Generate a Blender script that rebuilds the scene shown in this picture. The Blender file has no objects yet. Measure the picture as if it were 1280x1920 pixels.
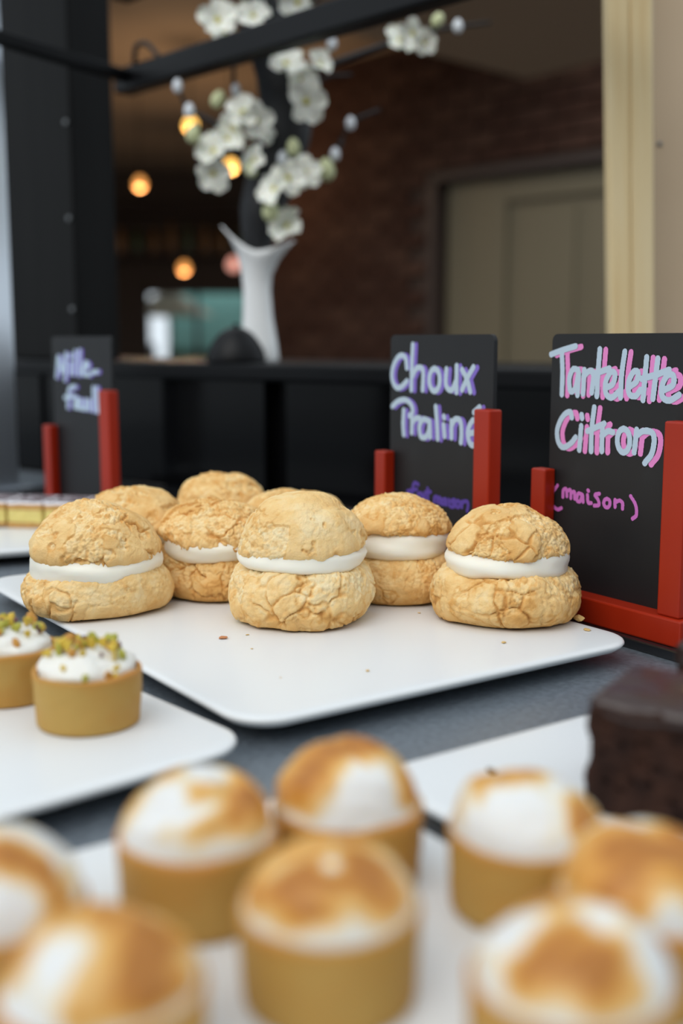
import bpy, bmesh, math, random
import numpy as np
from mathutils import Vector, Matrix

# ------------------------------------------------------------------ camera, sky, sun, exposure
scene = bpy.context.scene
COL = scene.collection
CAM_H = 0.229
PITCH = math.atan(320 / 2133.3)
cam_data = bpy.data.cameras.new('camera')
cam_data.sensor_fit = 'VERTICAL'
cam_data.sensor_height = 36.0
cam_data.sensor_width = 24.0
cam_data.lens = 40.0
cam_data.clip_start = 0.01
cam_data.dof.use_dof = True
cam_data.dof.focus_distance = 0.845
cam_data.dof.aperture_fstop = 2.95
cam = bpy.data.objects.new('camera', cam_data)
COL.objects.link(cam)
cam.location = (0, 0, CAM_H)
cam.rotation_euler = (math.pi / 2 - PITCH, 0, 0)
scene.camera = cam

world = bpy.data.worlds.new('overcast_sky')
scene.world = world
world.use_nodes = True
bg = world.node_tree.nodes['Background']
bg.inputs['Color'].default_value = (0.83, 0.925, 1.0, 1)
bg.inputs['Strength'].default_value = 0.99

sun_data = bpy.data.lights.new('soft_sun', 'SUN')
sun_data.energy = 1.45
sun_data.angle = math.radians(50)
sun_data.color = (1.0, 0.97, 0.92)
sun = bpy.data.objects.new('soft_sun', sun_data)
COL.objects.link(sun)
sun.rotation_euler = Vector((-0.42, -0.66, 0.80)).to_track_quat('Z', 'Y').to_euler()

vs = scene.view_settings
vs.view_transform = 'Standard'
vs.look = 'None'
vs.gamma = 1.0
vs.use_curve_mapping = False
vs.exposure = 0.0

# ------------------------------------------------------------------ helpers
R = math.radians

def tag(o, label=None, cat=None, group=None, kind=None):
    if label: o['label'] = label
    if cat: o['category'] = cat
    if group: o['group'] = group
    if kind: o['kind'] = kind
    return o

def empty(name, loc=(0, 0, 0), rz=0.0, label=None, cat=None, group=None):
    o = bpy.data.objects.new(name, None)
    o.empty_display_size = 0.02
    COL.objects.link(o)
    o.location = loc
    o.rotation_euler = (0, 0, rz)
    return tag(o, label, cat, group)

def mesh_obj(name, verts, faces, material=None, parent=None, smooth=True, loc=None, rot=None):
    me = bpy.data.meshes.new(name)
    me.from_pydata([tuple(v) for v in verts], [], [tuple(f) for f in faces])
    if smooth:
        me.polygons.foreach_set('use_smooth', [True] * len(me.polygons))
    me.update()
    return link_mesh(name, me, material, parent, loc, rot)

def link_mesh(name, me, material=None, parent=None, loc=None, rot=None):
    o = bpy.data.objects.new(name, me)
    COL.objects.link(o)
    if material and not me.materials:
        me.materials.append(material)
    if parent: o.parent = parent
    if loc is not None: o.location = loc
    if rot is not None: o.rotation_euler = rot
    return o

def bm_obj(name, bm, material=None, parent=None, smooth=False, loc=None, rot=None):
    me = bpy.data.meshes.new(name)
    bm.normal_update()
    bm.to_mesh(me)
    bm.free()
    if smooth:
        me.polygons.foreach_set('use_smooth', [True] * len(me.polygons))
    return link_mesh(name, me, material, parent, loc, rot)

def box_bm(x0, x1, y0, y1, z0, z1, bevel=0.0, seg=2, bm=None):
    own = bm is None
    if own: bm = bmesh.new()
    r = bmesh.ops.create_cube(bm, size=1.0)
    for v in r['verts']:
        v.co = Vector(((x0 + x1) / 2 + v.co.x * (x1 - x0), (y0 + y1) / 2 + v.co.y * (y1 - y0), (z0 + z1) / 2 + v.co.z * (z1 - z0)))
    if bevel > 0:
        es = list({e for v in r['verts'] for e in v.link_edges})
        bmesh.ops.bevel(bm, geom=es, offset=bevel, segments=seg, profile=0.5, affect='EDGES', clamp_overlap=True)
    return bm

def box(name, x0, x1, y0, y1, z0, z1, material, parent=None, bevel=0.0, seg=2, loc=None, rot=None):
    return bm_obj(name, box_bm(x0, x1, y0, y1, z0, z1, bevel, seg), material, parent, False, loc, rot)

def crom(pts, n):
    """Catmull-Rom through pts, n samples per span."""
    P = [np.array(p, float) for p in pts]
    P = [2 * P[0] - P[1]] + P + [2 * P[-1] - P[-2]]
    out = []
    for i in range(1, len(P) - 2):
        for k in range(n):
            t = k / n
            a, b, c, d = P[i - 1], P[i], P[i + 1], P[i + 2]
            out.append(0.5 * (2 * b + (c - a) * t + (2 * a - 5 * b + 4 * c - d) * t * t + (3 * b - a - 3 * c + d) * t ** 3))
    out.append(P[-2])
    return np.array(out)

def resample(P, n):
    d = np.r_[0, np.cumsum(np.linalg.norm(np.diff(P, axis=0), axis=1))]
    s = np.linspace(0, d[-1], n)
    return np.stack([np.interp(s, d, P[:, k]) for k in range(P.shape[1])], 1)

def tube(name, pts, radii, material, parent=None, seg=8, n=6):
    P = crom(pts, n) if len(pts) > 2 else np.array(pts, float)
    rr = np.interp(np.linspace(0, 1, len(P)), np.linspace(0, 1, len(radii)), radii)
    verts, faces = [], []
    for i, p in enumerate(P):
        t = P[min(i + 1, len(P) - 1)] - P[max(i - 1, 0)]
        t = t / (np.linalg.norm(t) + 1e-12)
        a = np.cross(t, [0, 0, 1.0] if abs(t[2]) < 0.9 else [1.0, 0, 0]); a /= np.linalg.norm(a)
        b = np.cross(t, a)
        for k in range(seg):
            an = 2 * math.pi * k / seg
            verts.append(p + rr[i] * (math.cos(an) * a + math.sin(an) * b))
    for i in range(len(P) - 1):
        for k in range(seg):
            faces.append((i * seg + k, i * seg + (k + 1) % seg, (i + 1) * seg + (k + 1) % seg, (i + 1) * seg + k))
    faces.append(tuple(range(seg - 1, -1, -1)))
    faces.append(tuple((len(P) - 1) * seg + k for k in range(seg)))
    return mesh_obj(name, verts, faces, material, parent)

def revolve(prof, nt):
    """prof: (n,2) r,z with r=0 at both ends -> verts, faces, params."""
    n = len(prof)
    th = np.linspace(0, 2 * np.pi, nt, endpoint=False)
    inner = prof[1:-1]
    V = np.empty((len(inner), nt, 3))
    V[..., 0] = inner[:, 0][:, None] * np.cos(th)
    V[..., 1] = inner[:, 0][:, None] * np.sin(th)
    V[..., 2] = inner[:, 1][:, None]
    tg = np.gradient(prof, axis=0)[1:-1]
    nr, nz = tg[:, 1], -tg[:, 0]
    l = np.hypot(nr, nz) + 1e-12
    nr, nz = nr / l, nz / l
    N = np.empty_like(V)
    N[..., 0] = nr[:, None] * np.cos(th)
    N[..., 1] = nr[:, None] * np.sin(th)
    N[..., 2] = nz[:, None]
    m = len(inner)
    idx = np.arange(m * nt).reshape(m, nt)
    q = np.stack([idx[:-1], np.roll(idx[:-1], -1, 1), np.roll(idx[1:], -1, 1), idx[1:]], -1).reshape(-1, 4)
    faces = [tuple(f) for f in q.tolist()]
    b, t = m * nt, m * nt + 1
    for k in range(nt):
        faces.append((b, (k + 1) % nt, k))
        faces.append((t, (m - 1) * nt + k, (m - 1) * nt + (k + 1) % nt))
    Vf = np.vstack([V.reshape(-1, 3), [0, 0, prof[0, 1]], [0, 0, prof[-1, 1]]])
    Nf = np.vstack([N.reshape(-1, 3), [0, 0, -1], [0, 0, 1]])
    return Vf, Nf, faces

def set_attr(o, name, vals):
    a = o.data.attributes.new(name, 'FLOAT', 'POINT')
    a.data.foreach_set('value', np.ascontiguousarray(vals, dtype=np.float32))

# ---- vectorised noise
def _h(ix, iy, iz, s):
    x = (ix.astype(np.int64) * 374761393 + iy.astype(np.int64) * 668265263 + iz.astype(np.int64) * 2147483647 + s * 974634777) & 0xFFFFFFFF
    x = ((x ^ (x >> 13)) * 1274126177) & 0xFFFFFFFF
    x = ((x ^ (x >> 16)) * 2246822519) & 0xFFFFFFFF
    return ((x ^ (x >> 15)) & 0xFFFFFF) / float(0xFFFFFF)

def vn(P, s=0):
    i = np.floor(P); f = P - i; u = f * f * f * (f * (f * 6 - 15) + 10); i = i.astype(np.int64)
    r = 0
    for dx in (0, 1):
        wx = u[:, 0] if dx else 1 - u[:, 0]
        for dy in (0, 1):
            wy = u[:, 1] if dy else 1 - u[:, 1]
            for dz in (0, 1):
                wz = u[:, 2] if dz else 1 - u[:, 2]
                r = r + wx * wy * wz * _h(i[:, 0] + dx, i[:, 1] + dy, i[:, 2] + dz, s)
    return r * 2 - 1

def fbm(P, o=4, s=0):
    a, r = 1.0, 0
    for k in range(o):
        r = r + a * vn(P * 2 ** k + 17.3 * k, s + k); a *= 0.5
    return r

def worley(P, s=0):
    i = np.floor(P).astype(np.int64); f = P - i
    F1 = np.full(len(P), 9.0); F2 = np.full(len(P), 9.0); ID = np.zeros(len(P))
    for dx in (-1, 0, 1):
        for dy in (-1, 0, 1):
            for dz in (-1, 0, 1):
                a, b, c = i[:, 0] + dx, i[:, 1] + dy, i[:, 2] + dz
                d = np.sqrt((dx + _h(a, b, c, s) - f[:, 0]) ** 2 + (dy + _h(a, b, c, s + 7) - f[:, 1]) ** 2 + (dz + _h(a, b, c, s + 13) - f[:, 2]) ** 2)
                near = d < F1
                F2 = np.where(near, F1, np.minimum(F2, d)); ID = np.where(near, _h(a, b, c, s + 21), ID); F1 = np.where(near, d, F1)
    return F1, F2, ID

def sst(a, b, x):
    t = np.clip((x - a) / (b - a), 0, 1); return t * t * (3 - 2 * t)

# ------------------------------------------------------------------ materials
def mat(name, col, rough=0.6, metal=0.0, spec=0.5, emit=None, estr=0.0, sss=0.0, sss_r=(1, .5, .25), sss_s=0.005, coat=0.0, trans=0.0):
    m = bpy.data.materials.new(name)
    m.use_nodes = True
    b = m.node_tree.nodes['Principled BSDF']
    b.inputs['Base Color'].default_value = (*col, 1)
    b.inputs['Roughness'].default_value = rough
    b.inputs['Metallic'].default_value = metal
    b.inputs['Specular IOR Level'].default_value = spec
    if emit:
        b.inputs['Emission Color'].default_value = (*emit, 1)
        b.inputs['Emission Strength'].default_value = estr
    if sss:
        b.inputs['Subsurface Weight'].default_value = sss
        b.inputs['Subsurface Radius'].default_value = sss_r
        b.inputs['Subsurface Scale'].default_value = sss_s
    if coat: b.inputs['Coat Weight'].default_value = coat
    if trans: b.inputs['Transmission Weight'].default_value = trans
    return m

def nodes(m):
    nt = m.node_tree
    return nt, nt.nodes, nt.links, nt.nodes['Principled BSDF']

def ramp_node(N, stops, interp='LINEAR'):
    r = N.new('ShaderNodeValToRGB')
    r.color_ramp.interpolation = interp
    el = r.color_ramp.elements
    while len(el) < len(stops): el.new(0.5)
    for e, (p, c) in zip(el, stops):
        e.position = p; e.color = (*c, 1)
    return r

def noise_colour(m, scale, stops, detail=4, stretch=(1, 1, 1), coords='Object', distortion=0.0):
    nt, N, L, b = nodes(m)
    tc = N.new('ShaderNodeTexCoord'); mp = N.new('ShaderNodeMapping'); mp.inputs['Scale'].default_value = stretch
    nz = N.new('ShaderNodeTexNoise'); nz.inputs['Scale'].default_value = scale; nz.inputs['Detail'].default_value = detail
    nz.inputs['Distortion'].default_value = distortion
    rp = ramp_node(N, stops)
    L.new(tc.outputs[coords], mp.inputs['Vector']); L.new(mp.outputs[0], nz.inputs['Vector'])
    L.new(nz.outputs['Fac'], rp.inputs['Fac']); L.new(rp.outputs['Color'], b.inputs['Base Color'])
    return m

def bump(m, scale, strength, dist=0.001, kind='noise', stretch=(1, 1, 1)):
    nt, N, L, b = nodes(m)
    tc = N.new('ShaderNodeTexCoord'); mp = N.new('ShaderNodeMapping'); mp.inputs['Scale'].default_value = stretch
    nz = N.new('ShaderNodeTexNoise') if kind == 'noise' else N.new('ShaderNodeTexVoronoi')
    nz.inputs['Scale'].default_value = scale
    if kind == 'noise': nz.inputs['Detail'].default_value = 5
    bp = N.new('ShaderNodeBump'); bp.inputs['Strength'].default_value = strength; bp.inputs['Distance'].default_value = dist
    L.new(tc.outputs['Object'], mp.inputs['Vector']); L.new(mp.outputs[0], nz.inputs['Vector'])
    L.new(nz.outputs[0], bp.inputs['Height']); L.new(bp.outputs[0], b.inputs['Normal'])
    return m

def attr_colour(m, attr, stops, nscale=120, namp=0.25):
    """colour from a baked-crust attribute plus a little noise."""
    nt, N, L, b = nodes(m)
    at = N.new('ShaderNodeAttribute'); at.attribute_name = attr
    tc = N.new('ShaderNodeTexCoord')
    nz = N.new('ShaderNodeTexNoise'); nz.inputs['Scale'].default_value = nscale; nz.inputs['Detail'].default_value = 4
    ma = N.new('ShaderNodeMath'); ma.operation = 'MULTIPLY_ADD'; ma.inputs[1].default_value = namp; ma.inputs[2].default_value = -namp * 0.5
    ad = N.new('ShaderNodeMath'); ad.operation = 'ADD'
    rp = ramp_node(N, stops)
    L.new(tc.outputs['Object'], nz.inputs['Vector']); L.new(nz.outputs['Fac'], ma.inputs[0])
    L.new(at.outputs['Fac'], ad.inputs[0]); L.new(ma.outputs[0], ad.inputs[1]); L.new(ad.outputs[0], rp.inputs['Fac'])
    L.new(rp.outputs['Color'], b.inputs['Base Color'])
    return m

M = {}
M['choux'] = bump(attr_colour(mat('choux_crust', (.7, .45, .18), .75, spec=.25, sss=.12, sss_s=.004), 'crust',
    [(0.0, (.91, .75, .46)), (.33, (.87, .60, .27)), (.63, (.74, .41, .13)), (1.0, (.46, .19, .04))], 160, .3), 800, .6, .0009)
M['cream'] = mat('pastry_cream', (.93, .89, .78), .42, spec=.4, sss=.35, sss_r=(1, .8, .55), sss_s=.004)
M['whip'] = bump(mat('whipped_cream', (.86, .84, .78), .5, sss=.3, sss_r=(1, .85, .65), sss_s=.003), 500, .3, .0006)
M['meringue'] = attr_colour(mat('torched_meringue', (.9, .88, .85), .42, spec=.4, sss=.25, sss_r=(1, .8, .6), sss_s=.004), 'toast',
    [(0.0, (.79, .79, .78)), (.17, (.80, .75, .63)), (.36, (.78, .53, .22)), (.62, (.68, .33, .065)), (.85, (.52, .21, .035)), (1.0, (.34, .12, .02))], 90, .12)
M['shell'] = bump(attr_colour(mat('tart_shell', (.6, .36, .1), .62, spec=.3, sss=.1, sss_s=.003), 'bake',
    [(0.0, (.50, .31, .082)), (.5, (.50, .26, .056)), (1.0, (.60, .27, .066))], 120, .35), 420, .3, .0005)
M['filling'] = mat('lemon_filling', (.75, .55, .15), .35)
M['plate'] = mat('white_melamine', (.80, .82, .83), .28, spec=.45)
bump(M['plate'], 25, .04, .002)
M['red'] = noise_colour(mat('red_stained_wood', (.2, .02, .01), .38, spec=.35), 14, [(0, (.28, .014, .003)), (.5, (.36, .020, .004)), (1, (.45, .030, .006))], stretch=(1, 1, .15))
M['slate'] = noise_colour(mat('chalkboard', (.02, .021, .024), .5, spec=.35), 18, [(0, (.009, .009, .010)), (.6, (.013, .0135, .015)), (1, (.028, .030, .034))])
M['ink_pale'] = mat('pale_blue_marker', (.50, .63, .76), .6)
M['ink_violet'] = mat('violet_marker', (.23, .15, .62), .6)
M['ink_pink'] = mat('pink_marker', (.82, .26, .62), .6)
M['ink_indigo'] = mat('indigo_marker', (.10, .05, .36), .6)
M['ink_magenta'] = mat('magenta_marker', (.62, .16, .55), .6)
M['table'] = noise_colour(mat('black_counter_top', (.03, .033, .04), .46, spec=.5), 230, [(0.3, (.035, .045, .058)), (.7, (.11, .13, .155))], 8)
M['table'].node_tree.nodes['Principled BSDF'].inputs['IOR'].default_value = 3.0
M['table'].node_tree.nodes['Principled BSDF'].inputs['Specular Tint'].default_value = (.9, .96, 1, 1)
bump(M['table'], 420, .35, .001)
M['riser'] = mat('gloss_black_acrylic', (.012, .013, .015), .08, spec=.6)
M['black'] = mat('black_lacquer', (.005, .005, .006), .42, spec=.2)
M['ledge'] = bump(mat('black_ledge', (.0035, .0037, .0045), .4, spec=.15), 60, .05)
M['panel'] = mat('black_glass_panel', (.0022, .0022, .0026), .14, spec=.12)
M['pillar'] = noise_colour(mat('black_brushed_metal', (.03, .03, .03), .5, spec=.12), 3, [(.3, (.003, .0029, .0028)), (.7, (.007, .0068, .0066))], stretch=(6, 6, .6))
M['steel'] = mat('satin_steel_post', (.74, .79, .86), .30, metal=.9)
M['screw'] = mat('screw_head', (.25, .26, .27), .4, metal=.6)
M['brown'] = bump(attr_colour(mat('brownie_crumb', (.03, .013, .009), .8, spec=.2), 'pore',
    [(0, (.010, .004, .003)), (.5, (.030, .013, .009)), (1, (.062, .026, .016))], 260, .5), 700, .8, .0012)
M['glaze'] = bump(mat('chocolate_glaze', (.035, .016, .013), .3, spec=.5), 120, .25, .001)
M['walnut'] = mat('walnut_piece', (.52, .29, .10), .6)
M['pist_green'] = mat('pistachio_green', (.42, .40, .05), .55)
M['pist_yellow'] = mat('pistachio_yellow', (.66, .46, .05), .5)
M['pist_amber'] = mat('pistachio_amber', (.52, .24, .03), .5)
M['pist_skin'] = mat('pistachio_skin', (.14, .06, .07), .6)
M['wood'] = noise_colour(mat('pine_post', (.6, .45, .22), .55), 5, [(.2, (.74, .52, .24)), (.5, (.84, .66, .37)), (.8, (.88, .73, .46))], stretch=(14, 14, .7))
M['beige'] = noise_colour(mat('beige_board', (.5, .4, .29), .7), 3, [(.2, (.66, .50, .34)), (.8, (.74, .58, .41))])
M['vase'] = mat('white_ceramic', (.93, .95, .96), .25, spec=.5)
M['bark'] = bump(mat('black_branch', (.012, .013, .016), .6), 40, .5, .004)
M['petal'] = mat('ivory_petal', (.94, .95, .86), .55, sss=.2, sss_s=.004)
M['petal_core'] = mat('yellow_green_centre', (.58, .52, .10), .6)
M['bud'] = mat('green_bud', (.62, .66, .38), .55)
M['berry'] = mat('white_bud', (.80, .84, .90), .4)
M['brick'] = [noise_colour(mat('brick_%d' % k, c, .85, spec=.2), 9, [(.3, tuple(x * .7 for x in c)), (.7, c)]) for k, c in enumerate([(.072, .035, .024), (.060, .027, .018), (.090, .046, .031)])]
M['mortar'] = mat('mortar', (.060, .036, .026), .9)
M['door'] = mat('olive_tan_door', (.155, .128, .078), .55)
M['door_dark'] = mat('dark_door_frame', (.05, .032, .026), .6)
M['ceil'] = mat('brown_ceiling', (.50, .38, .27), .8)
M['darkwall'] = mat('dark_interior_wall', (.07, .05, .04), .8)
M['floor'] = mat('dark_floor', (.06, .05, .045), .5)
M['pave'] = mat('pavement_grey', (.25, .25, .25), .8)
M['bulb'] = mat('lit_bulb', (1, .6, .2), .4, emit=(1.0, .55, .12), estr=3.2)
M['bulb_dim'] = mat('lit_bulb_soft', (1, .5, .2), .4, emit=(1.0, .42, .10), estr=1.2)
M['bulb_pink'] = mat('lit_bulb_pink', (1, .5, .4), .4, emit=(1.0, .45, .36), estr=.9)
M['cord'] = mat('black_cord', (.01, .01, .01), .6)
M['teal'] = mat('teal_awning', (.33, .72, .64), .7)
M['lemon'] = mat('pale_yellow_parasol', (.95, .93, .72), .7)
M['paleblue'] = mat('pale_blue_banner', (.42, .50, .70), .6)
M['bottle_a'] = mat('amber_bottle', (.30, .15, .05), .2)
M['bottle_b'] = mat('green_bottle', (.09, .12, .05), .2)
M['bartop'] = mat('bar_top_wood', (.62, .34, .13), .4)
M['pastry'] = bump(mat('puff_pastry', (.58, .32, .10), .75), 300, .6, .001)
M['custard'] = mat('yellow_custard', (.80, .66, .22), .5, sss=.2, sss_s=.004)
M['icing'] = mat('white_icing', (.88, .86, .90), .35)
M['choc'] = mat('chocolate_line', (.07, .035, .045), .4)

# ------------------------------------------------------------------ the place
PT = 0.018                      # height of the tray tops above the counter
LED = (0.216, 1.35)             # a point on the front line of the back ledge
LROT = R(-40)

def ledge_pt(x, y, z):
    c, s = math.cos(LROT), math.sin(LROT)
    return (LED[0] + c * x - s * y, LED[1] + s * x + c * y, z)

def at(x, y, Y):
    """world point seen at photo pixel (x, y) at distance Y."""
    a, b = (x - 640) / 2133.3, (960 - y) / 2133.3
    cp, sp = math.cos(PITCH), math.sin(PITCH)
    d = (a, cp + b * sp, -sp + b * cp)
    t = Y / d[1]
    return Vector((a * t, Y, CAM_H + d[2] * t))

FZ = -0.9
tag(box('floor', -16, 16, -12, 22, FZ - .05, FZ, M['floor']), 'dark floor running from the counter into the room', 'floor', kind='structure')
tag(box('wall_light_blocker', -14, 14, -6.0, -5.6, FZ, 3.6, mat('blocker_render', (.25, .23, .21), .85)), 'unseen house front added behind the viewer to cut frontal sky light', 'wall', kind='structure')  # unseen facade, added to hold back sky light from the front
# brick wall, oblique, coming nearer to the right
WROT = R(-47.4)
W0 = (-0.565, 8.09)
WTOP = 1.96
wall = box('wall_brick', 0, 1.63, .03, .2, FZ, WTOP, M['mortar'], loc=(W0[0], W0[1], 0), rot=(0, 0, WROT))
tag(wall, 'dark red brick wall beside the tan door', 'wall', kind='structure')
box('mortar_bed', 1.63, 4.4, .03, .2, 1.17, WTOP, M['mortar'], wall)
box('mortar_bed', 3.25, 4.4, .03, .2, FZ, 1.17, M['mortar'], wall)
random.seed(4)
bl, bh = .262, .086
brick_me = {}
for k in range(3):
    b = box_bm(0, bl - .012, 0, .06, 0, bh - .012, .004, 1)
    me = bpy.data.meshes.new('brick'); b.to_mesh(me); b.free(); me.materials.append(M['brick'][k]); brick_me[k] = me
row = 0
z = -.41
while z < WTOP - .01:
    x = -(.5 * bl) * (row % 2) + .001
    while x < 3.55:
        if x > -.001 and not (x + bl > 1.60 and x < 3.25 and z < 1.17):
            o = link_mesh('brick', brick_me[random.choice((0, 0, 1, 1, 2))], None, wall)
            o.location = (x, random.uniform(-.004, .002), z)
        x += bl
    z += bh; row += 1
door = empty('door_1', (W0[0], W0[1], 0), WROT)
tag(door, 'tan panelled door in dark frame set in brick wall', 'door', kind='structure')
box('door_frame', 1.60, 1.665, -.02, .12, FZ, 1.17, M['door_dark'], door)
box('door_frame', 3.19, 3.255, -.02, .12, FZ, 1.17, M['door_dark'], door)
box('door_frame', 1.60, 3.255, -.02, .12, 1.15, 1.19, M['door_dark'], door)
box('door_leaf', 1.665, 3.19, .09, .13, FZ, 1.15, M['door'], door)
for x0, x1, z0, z1 in ((1.70, 2.13, FZ, 1.13), (2.13, 3.19, 1.0, 1.13)):
    box('door_rail', x0, x1, .06, .09, z0, z1, M['door'], door, .006, 1)
box('door_panel', 2.20, 2.60, .07, .09, FZ + .1, .95, M['door'], door, .008, 1)
box('door_panel', 2.68, 3.10, .07, .09, FZ + .1, .95, M['door'], door, .008, 1)
# ceiling, canopy, far walls
tag(box('ceiling', -6, 7, 5.7, 14, WTOP, WTOP + .12, M['ceil']), 'brown ceiling over the dim room', 'ceiling', kind='structure')
zc = CAM_H + 1.04
def on_z(x, y, z):
    p = at(x, y, 1.0); k = (z - CAM_H) / (p.z - CAM_H); return Vector((p.x * k, k, z))
C0, CL, CR = on_z(985, 148, zc), on_z(800, 100, zc), on_z(1140, 110, zc)
A1 = C0 + (CL - C0) * ((C0.y - 3.45) / (C0.y - CL.y)); B1 = C0 + (CR - C0) * ((C0.y - 3.45) / (C0.y - CR.y))
cv = [C0, A1, B1]
mesh_obj('ceiling_soffit', [(p.x, p.y, zc) for p in cv] + [(p.x, p.y, zc + .1) for p in cv],
         [(0, 2, 1), (3, 4, 5), (0, 1, 4, 3), (1, 2, 5, 4), (2, 0, 3, 5)], M['ceil'], smooth=False)
tag(bpy.data.objects['ceiling_soffit'], 'lower pointed ceiling panel in front of the brick wall', 'ceiling', kind='structure')
BY = 12.0
wx0, wx1, wz0, wz1 = -2.06, -.95, -.1, .77
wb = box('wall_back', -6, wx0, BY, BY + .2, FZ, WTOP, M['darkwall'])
tag(wb, 'dark far wall of the room', 'wall', kind='structure')
box('wall_section', wx1, 3, BY, BY + .2, FZ, WTOP, M['darkwall'], wb)
box('wall_section', wx0, wx1, BY, BY + .2, wz1, WTOP, M['darkwall'], wb)
box('wall_section', wx0, wx1, BY, BY + .2, FZ, wz0, M['darkwall'], wb)
tag(box('wall_left', -6.2, -6, 5.7, 14, FZ, WTOP, M['darkwall']), 'dark side wall of the room', 'wall', kind='structure')
win = empty('window_1', ((wx0 + wx1) / 2, BY, wz0))
tag(win, 'bright window in the far dark wall', 'window', kind='structure')
hw, hz = (wx1 - wx0) / 2, wz1 - wz0
for a in ((-hw, -hw + .05, 0, hz), (hw - .05, hw, 0, hz), (-.02, .02, 0, hz), (-hw, hw, 0, .05), (-hw, hw, hz - .05, hz)):
    box('window_frame', a[0], a[1], .02, .08, a[2], a[3], M['door_dark'], win)
# what stands outside behind that window
aw = empty('awning', (-1.35, 14.2, FZ), 0, 'teal green street awning seen through the far window', 'awning')
bmx = bmesh.new()
vv = [bmx.verts.new(p) for p in ((-.75, -.3, 1.05), (.75, -.3, 1.05), (.75, .35, 1.75), (-.75, .35, 1.75))]
bmx.faces.new(vv)
bm_obj('awning_cloth', bmx, M['teal'], aw)
box('valance', -.75, .75, -.31, -.29, .55, 1.05, M['teal'], aw)
for sx in (-.7, .7):
    box('pole', sx - .02, sx + .02, .3, .34, 0, 1.75, M['door_dark'], aw)
pa = empty('parasol', (-1.98, 13.3, FZ), 0, 'pale yellow parasol outside in front of the teal awning', 'parasol')
V = [(0, 0, 1.75)] + [(.52 * math.cos(k * math.pi / 4), .52 * math.sin(k * math.pi / 4), 1.42) for k in range(8)]
mesh_obj('canopy', V, [(0, 1 + k, 1 + (k + 1) % 8) for k in range(8)], M['lemon'], pa, False)
tube('pole', [(0, 0, 0), (0, 0, 1.72)], [.02, .02], M['door_dark'], pa)
bn = empty('banner', (-2.2, 13.0, FZ), 0, 'pale blue upright banner seen through the far window', 'banner')
box('banner_cloth', -.10, .10, -.01, .01, .55, 1.10, M['paleblue'], bn, .005, 1)
box('pole', -.012, .012, -.012, .012, 0, .45, M['door_dark'], bn)
# bar shelf with bottles on the far wall
sh = empty('bar_shelf', (-1.6, 11.7, 1.10), 0, 'dark wall shelf carrying dim bottles near the ceiling', 'shelf')
box('shelf_board', -.75, .95, -.15, .3, -.03, 0, M['door_dark'], sh)
box('shelf_board', -.75, .95, -.15, .3, .38, .41, M['door_dark'], sh)
box('shelf_side', -.78, -.75, -.15, .3, -.03, .41, M['door_dark'], sh)
box('shelf_side', .95, .98, -.15, .3, -.03, .41, M['door_dark'], sh)
random.seed(8)
pos_names = ['first', 'second', 'third', 'fourth', 'fifth', 'sixth', 'seventh', 'eighth']
for k in range(8):
    amber = k % 3 != 1
    h = random.uniform(.24, .32); r0 = random.uniform(.035, .05)
    pr = resample(np.array([(0, 0), (r0, 0), (r0, h * .6), (r0 * .35, h * .76), (r0 * .32, h), (0, h)], float), 20)
    v, n_, fc = revolve(pr, 14)
    b = mesh_obj('bottle', v, fc, M['bottle_a' if amber else 'bottle_b'], loc=(-2.22 + k * .17, 11.7, 1.10))
    tag(b, '%s bottle standing on the far bar shelf, %s counted from the pillar' % ('amber' if amber else 'dark green', pos_names[k]), 'bottle', 'bottles on the far bar shelf')
# tall wooden table in the room
tb = empty('bar_table', (-.62, 4.0, FZ), 0, 'tall wooden bar table in the room behind the ledge', 'table')
box('table_top', -.16, .17, -.3, .3, 1.052, 1.064, M['bartop'], tb, .003, 1)
for sx in (-.13, .13):
    for sy in (-.25, .25):
        box('leg', sx - .015, sx + .015, sy - .015, sy + .015, 0, 1.052, M['door_dark'], tb)
# pendant bulbs
for (x, y, Y, r, mt, lab) in ((357, 235, 7.0, .036, 'bulb', 'bright amber pendant bulb glowing beside the left blossoms'), (262, 345, 8.0, .040, 'bulb_dim', 'amber pendant bulb glowing next to the black pillar'),
                       (433, 312, 7.5, .036, 'bulb', 'amber pendant bulb half hidden behind white blossoms'), (438, 497, 9.0, .05, 'bulb_pink', 'pinkish bulb glowing next to the vase neck'), (345, 503, 9.5, .045, 'bulb_dim', 'faint orange bulb low over the dark bar')):
    p = at(x, y, Y)
    lp = empty('pendant_lamp', p, 0, lab, 'lamp', 'pendant bulbs in the room')
    v, n_, fc = revolve(resample(crom([(0, -r), (r * .75, -r * .65), (r, 0), (r * .75, r * .65), (r * .3, r * 1.2), (0, r * 1.25)], 5), 16), 16)
    mesh_obj('bulb', v, fc, M[mt], lp)
    if mt != 'bulb_pink':
        ld = bpy.data.lights.new('bulb_glow', 'POINT'); ld.energy = 4.5; ld.color = (1.0, .66, .38); ld.shadow_soft_size = .03
        lo = bpy.data.objects.new('bulb_glow', ld); COL.objects.link(lo); lo.parent = lp; lo.location = (0, 0, -r * 2.2)
    tube('socket', [(0, 0, r * 1.0), (0, 0, r * 2.2)], [r * .4, r * .4], M['cord'], lp, 10)
    tube('cord', [(0, 0, r * 2.2), (0, 0, WTOP - p.z)], [.004, .004], M['cord'], lp, 6)

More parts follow.
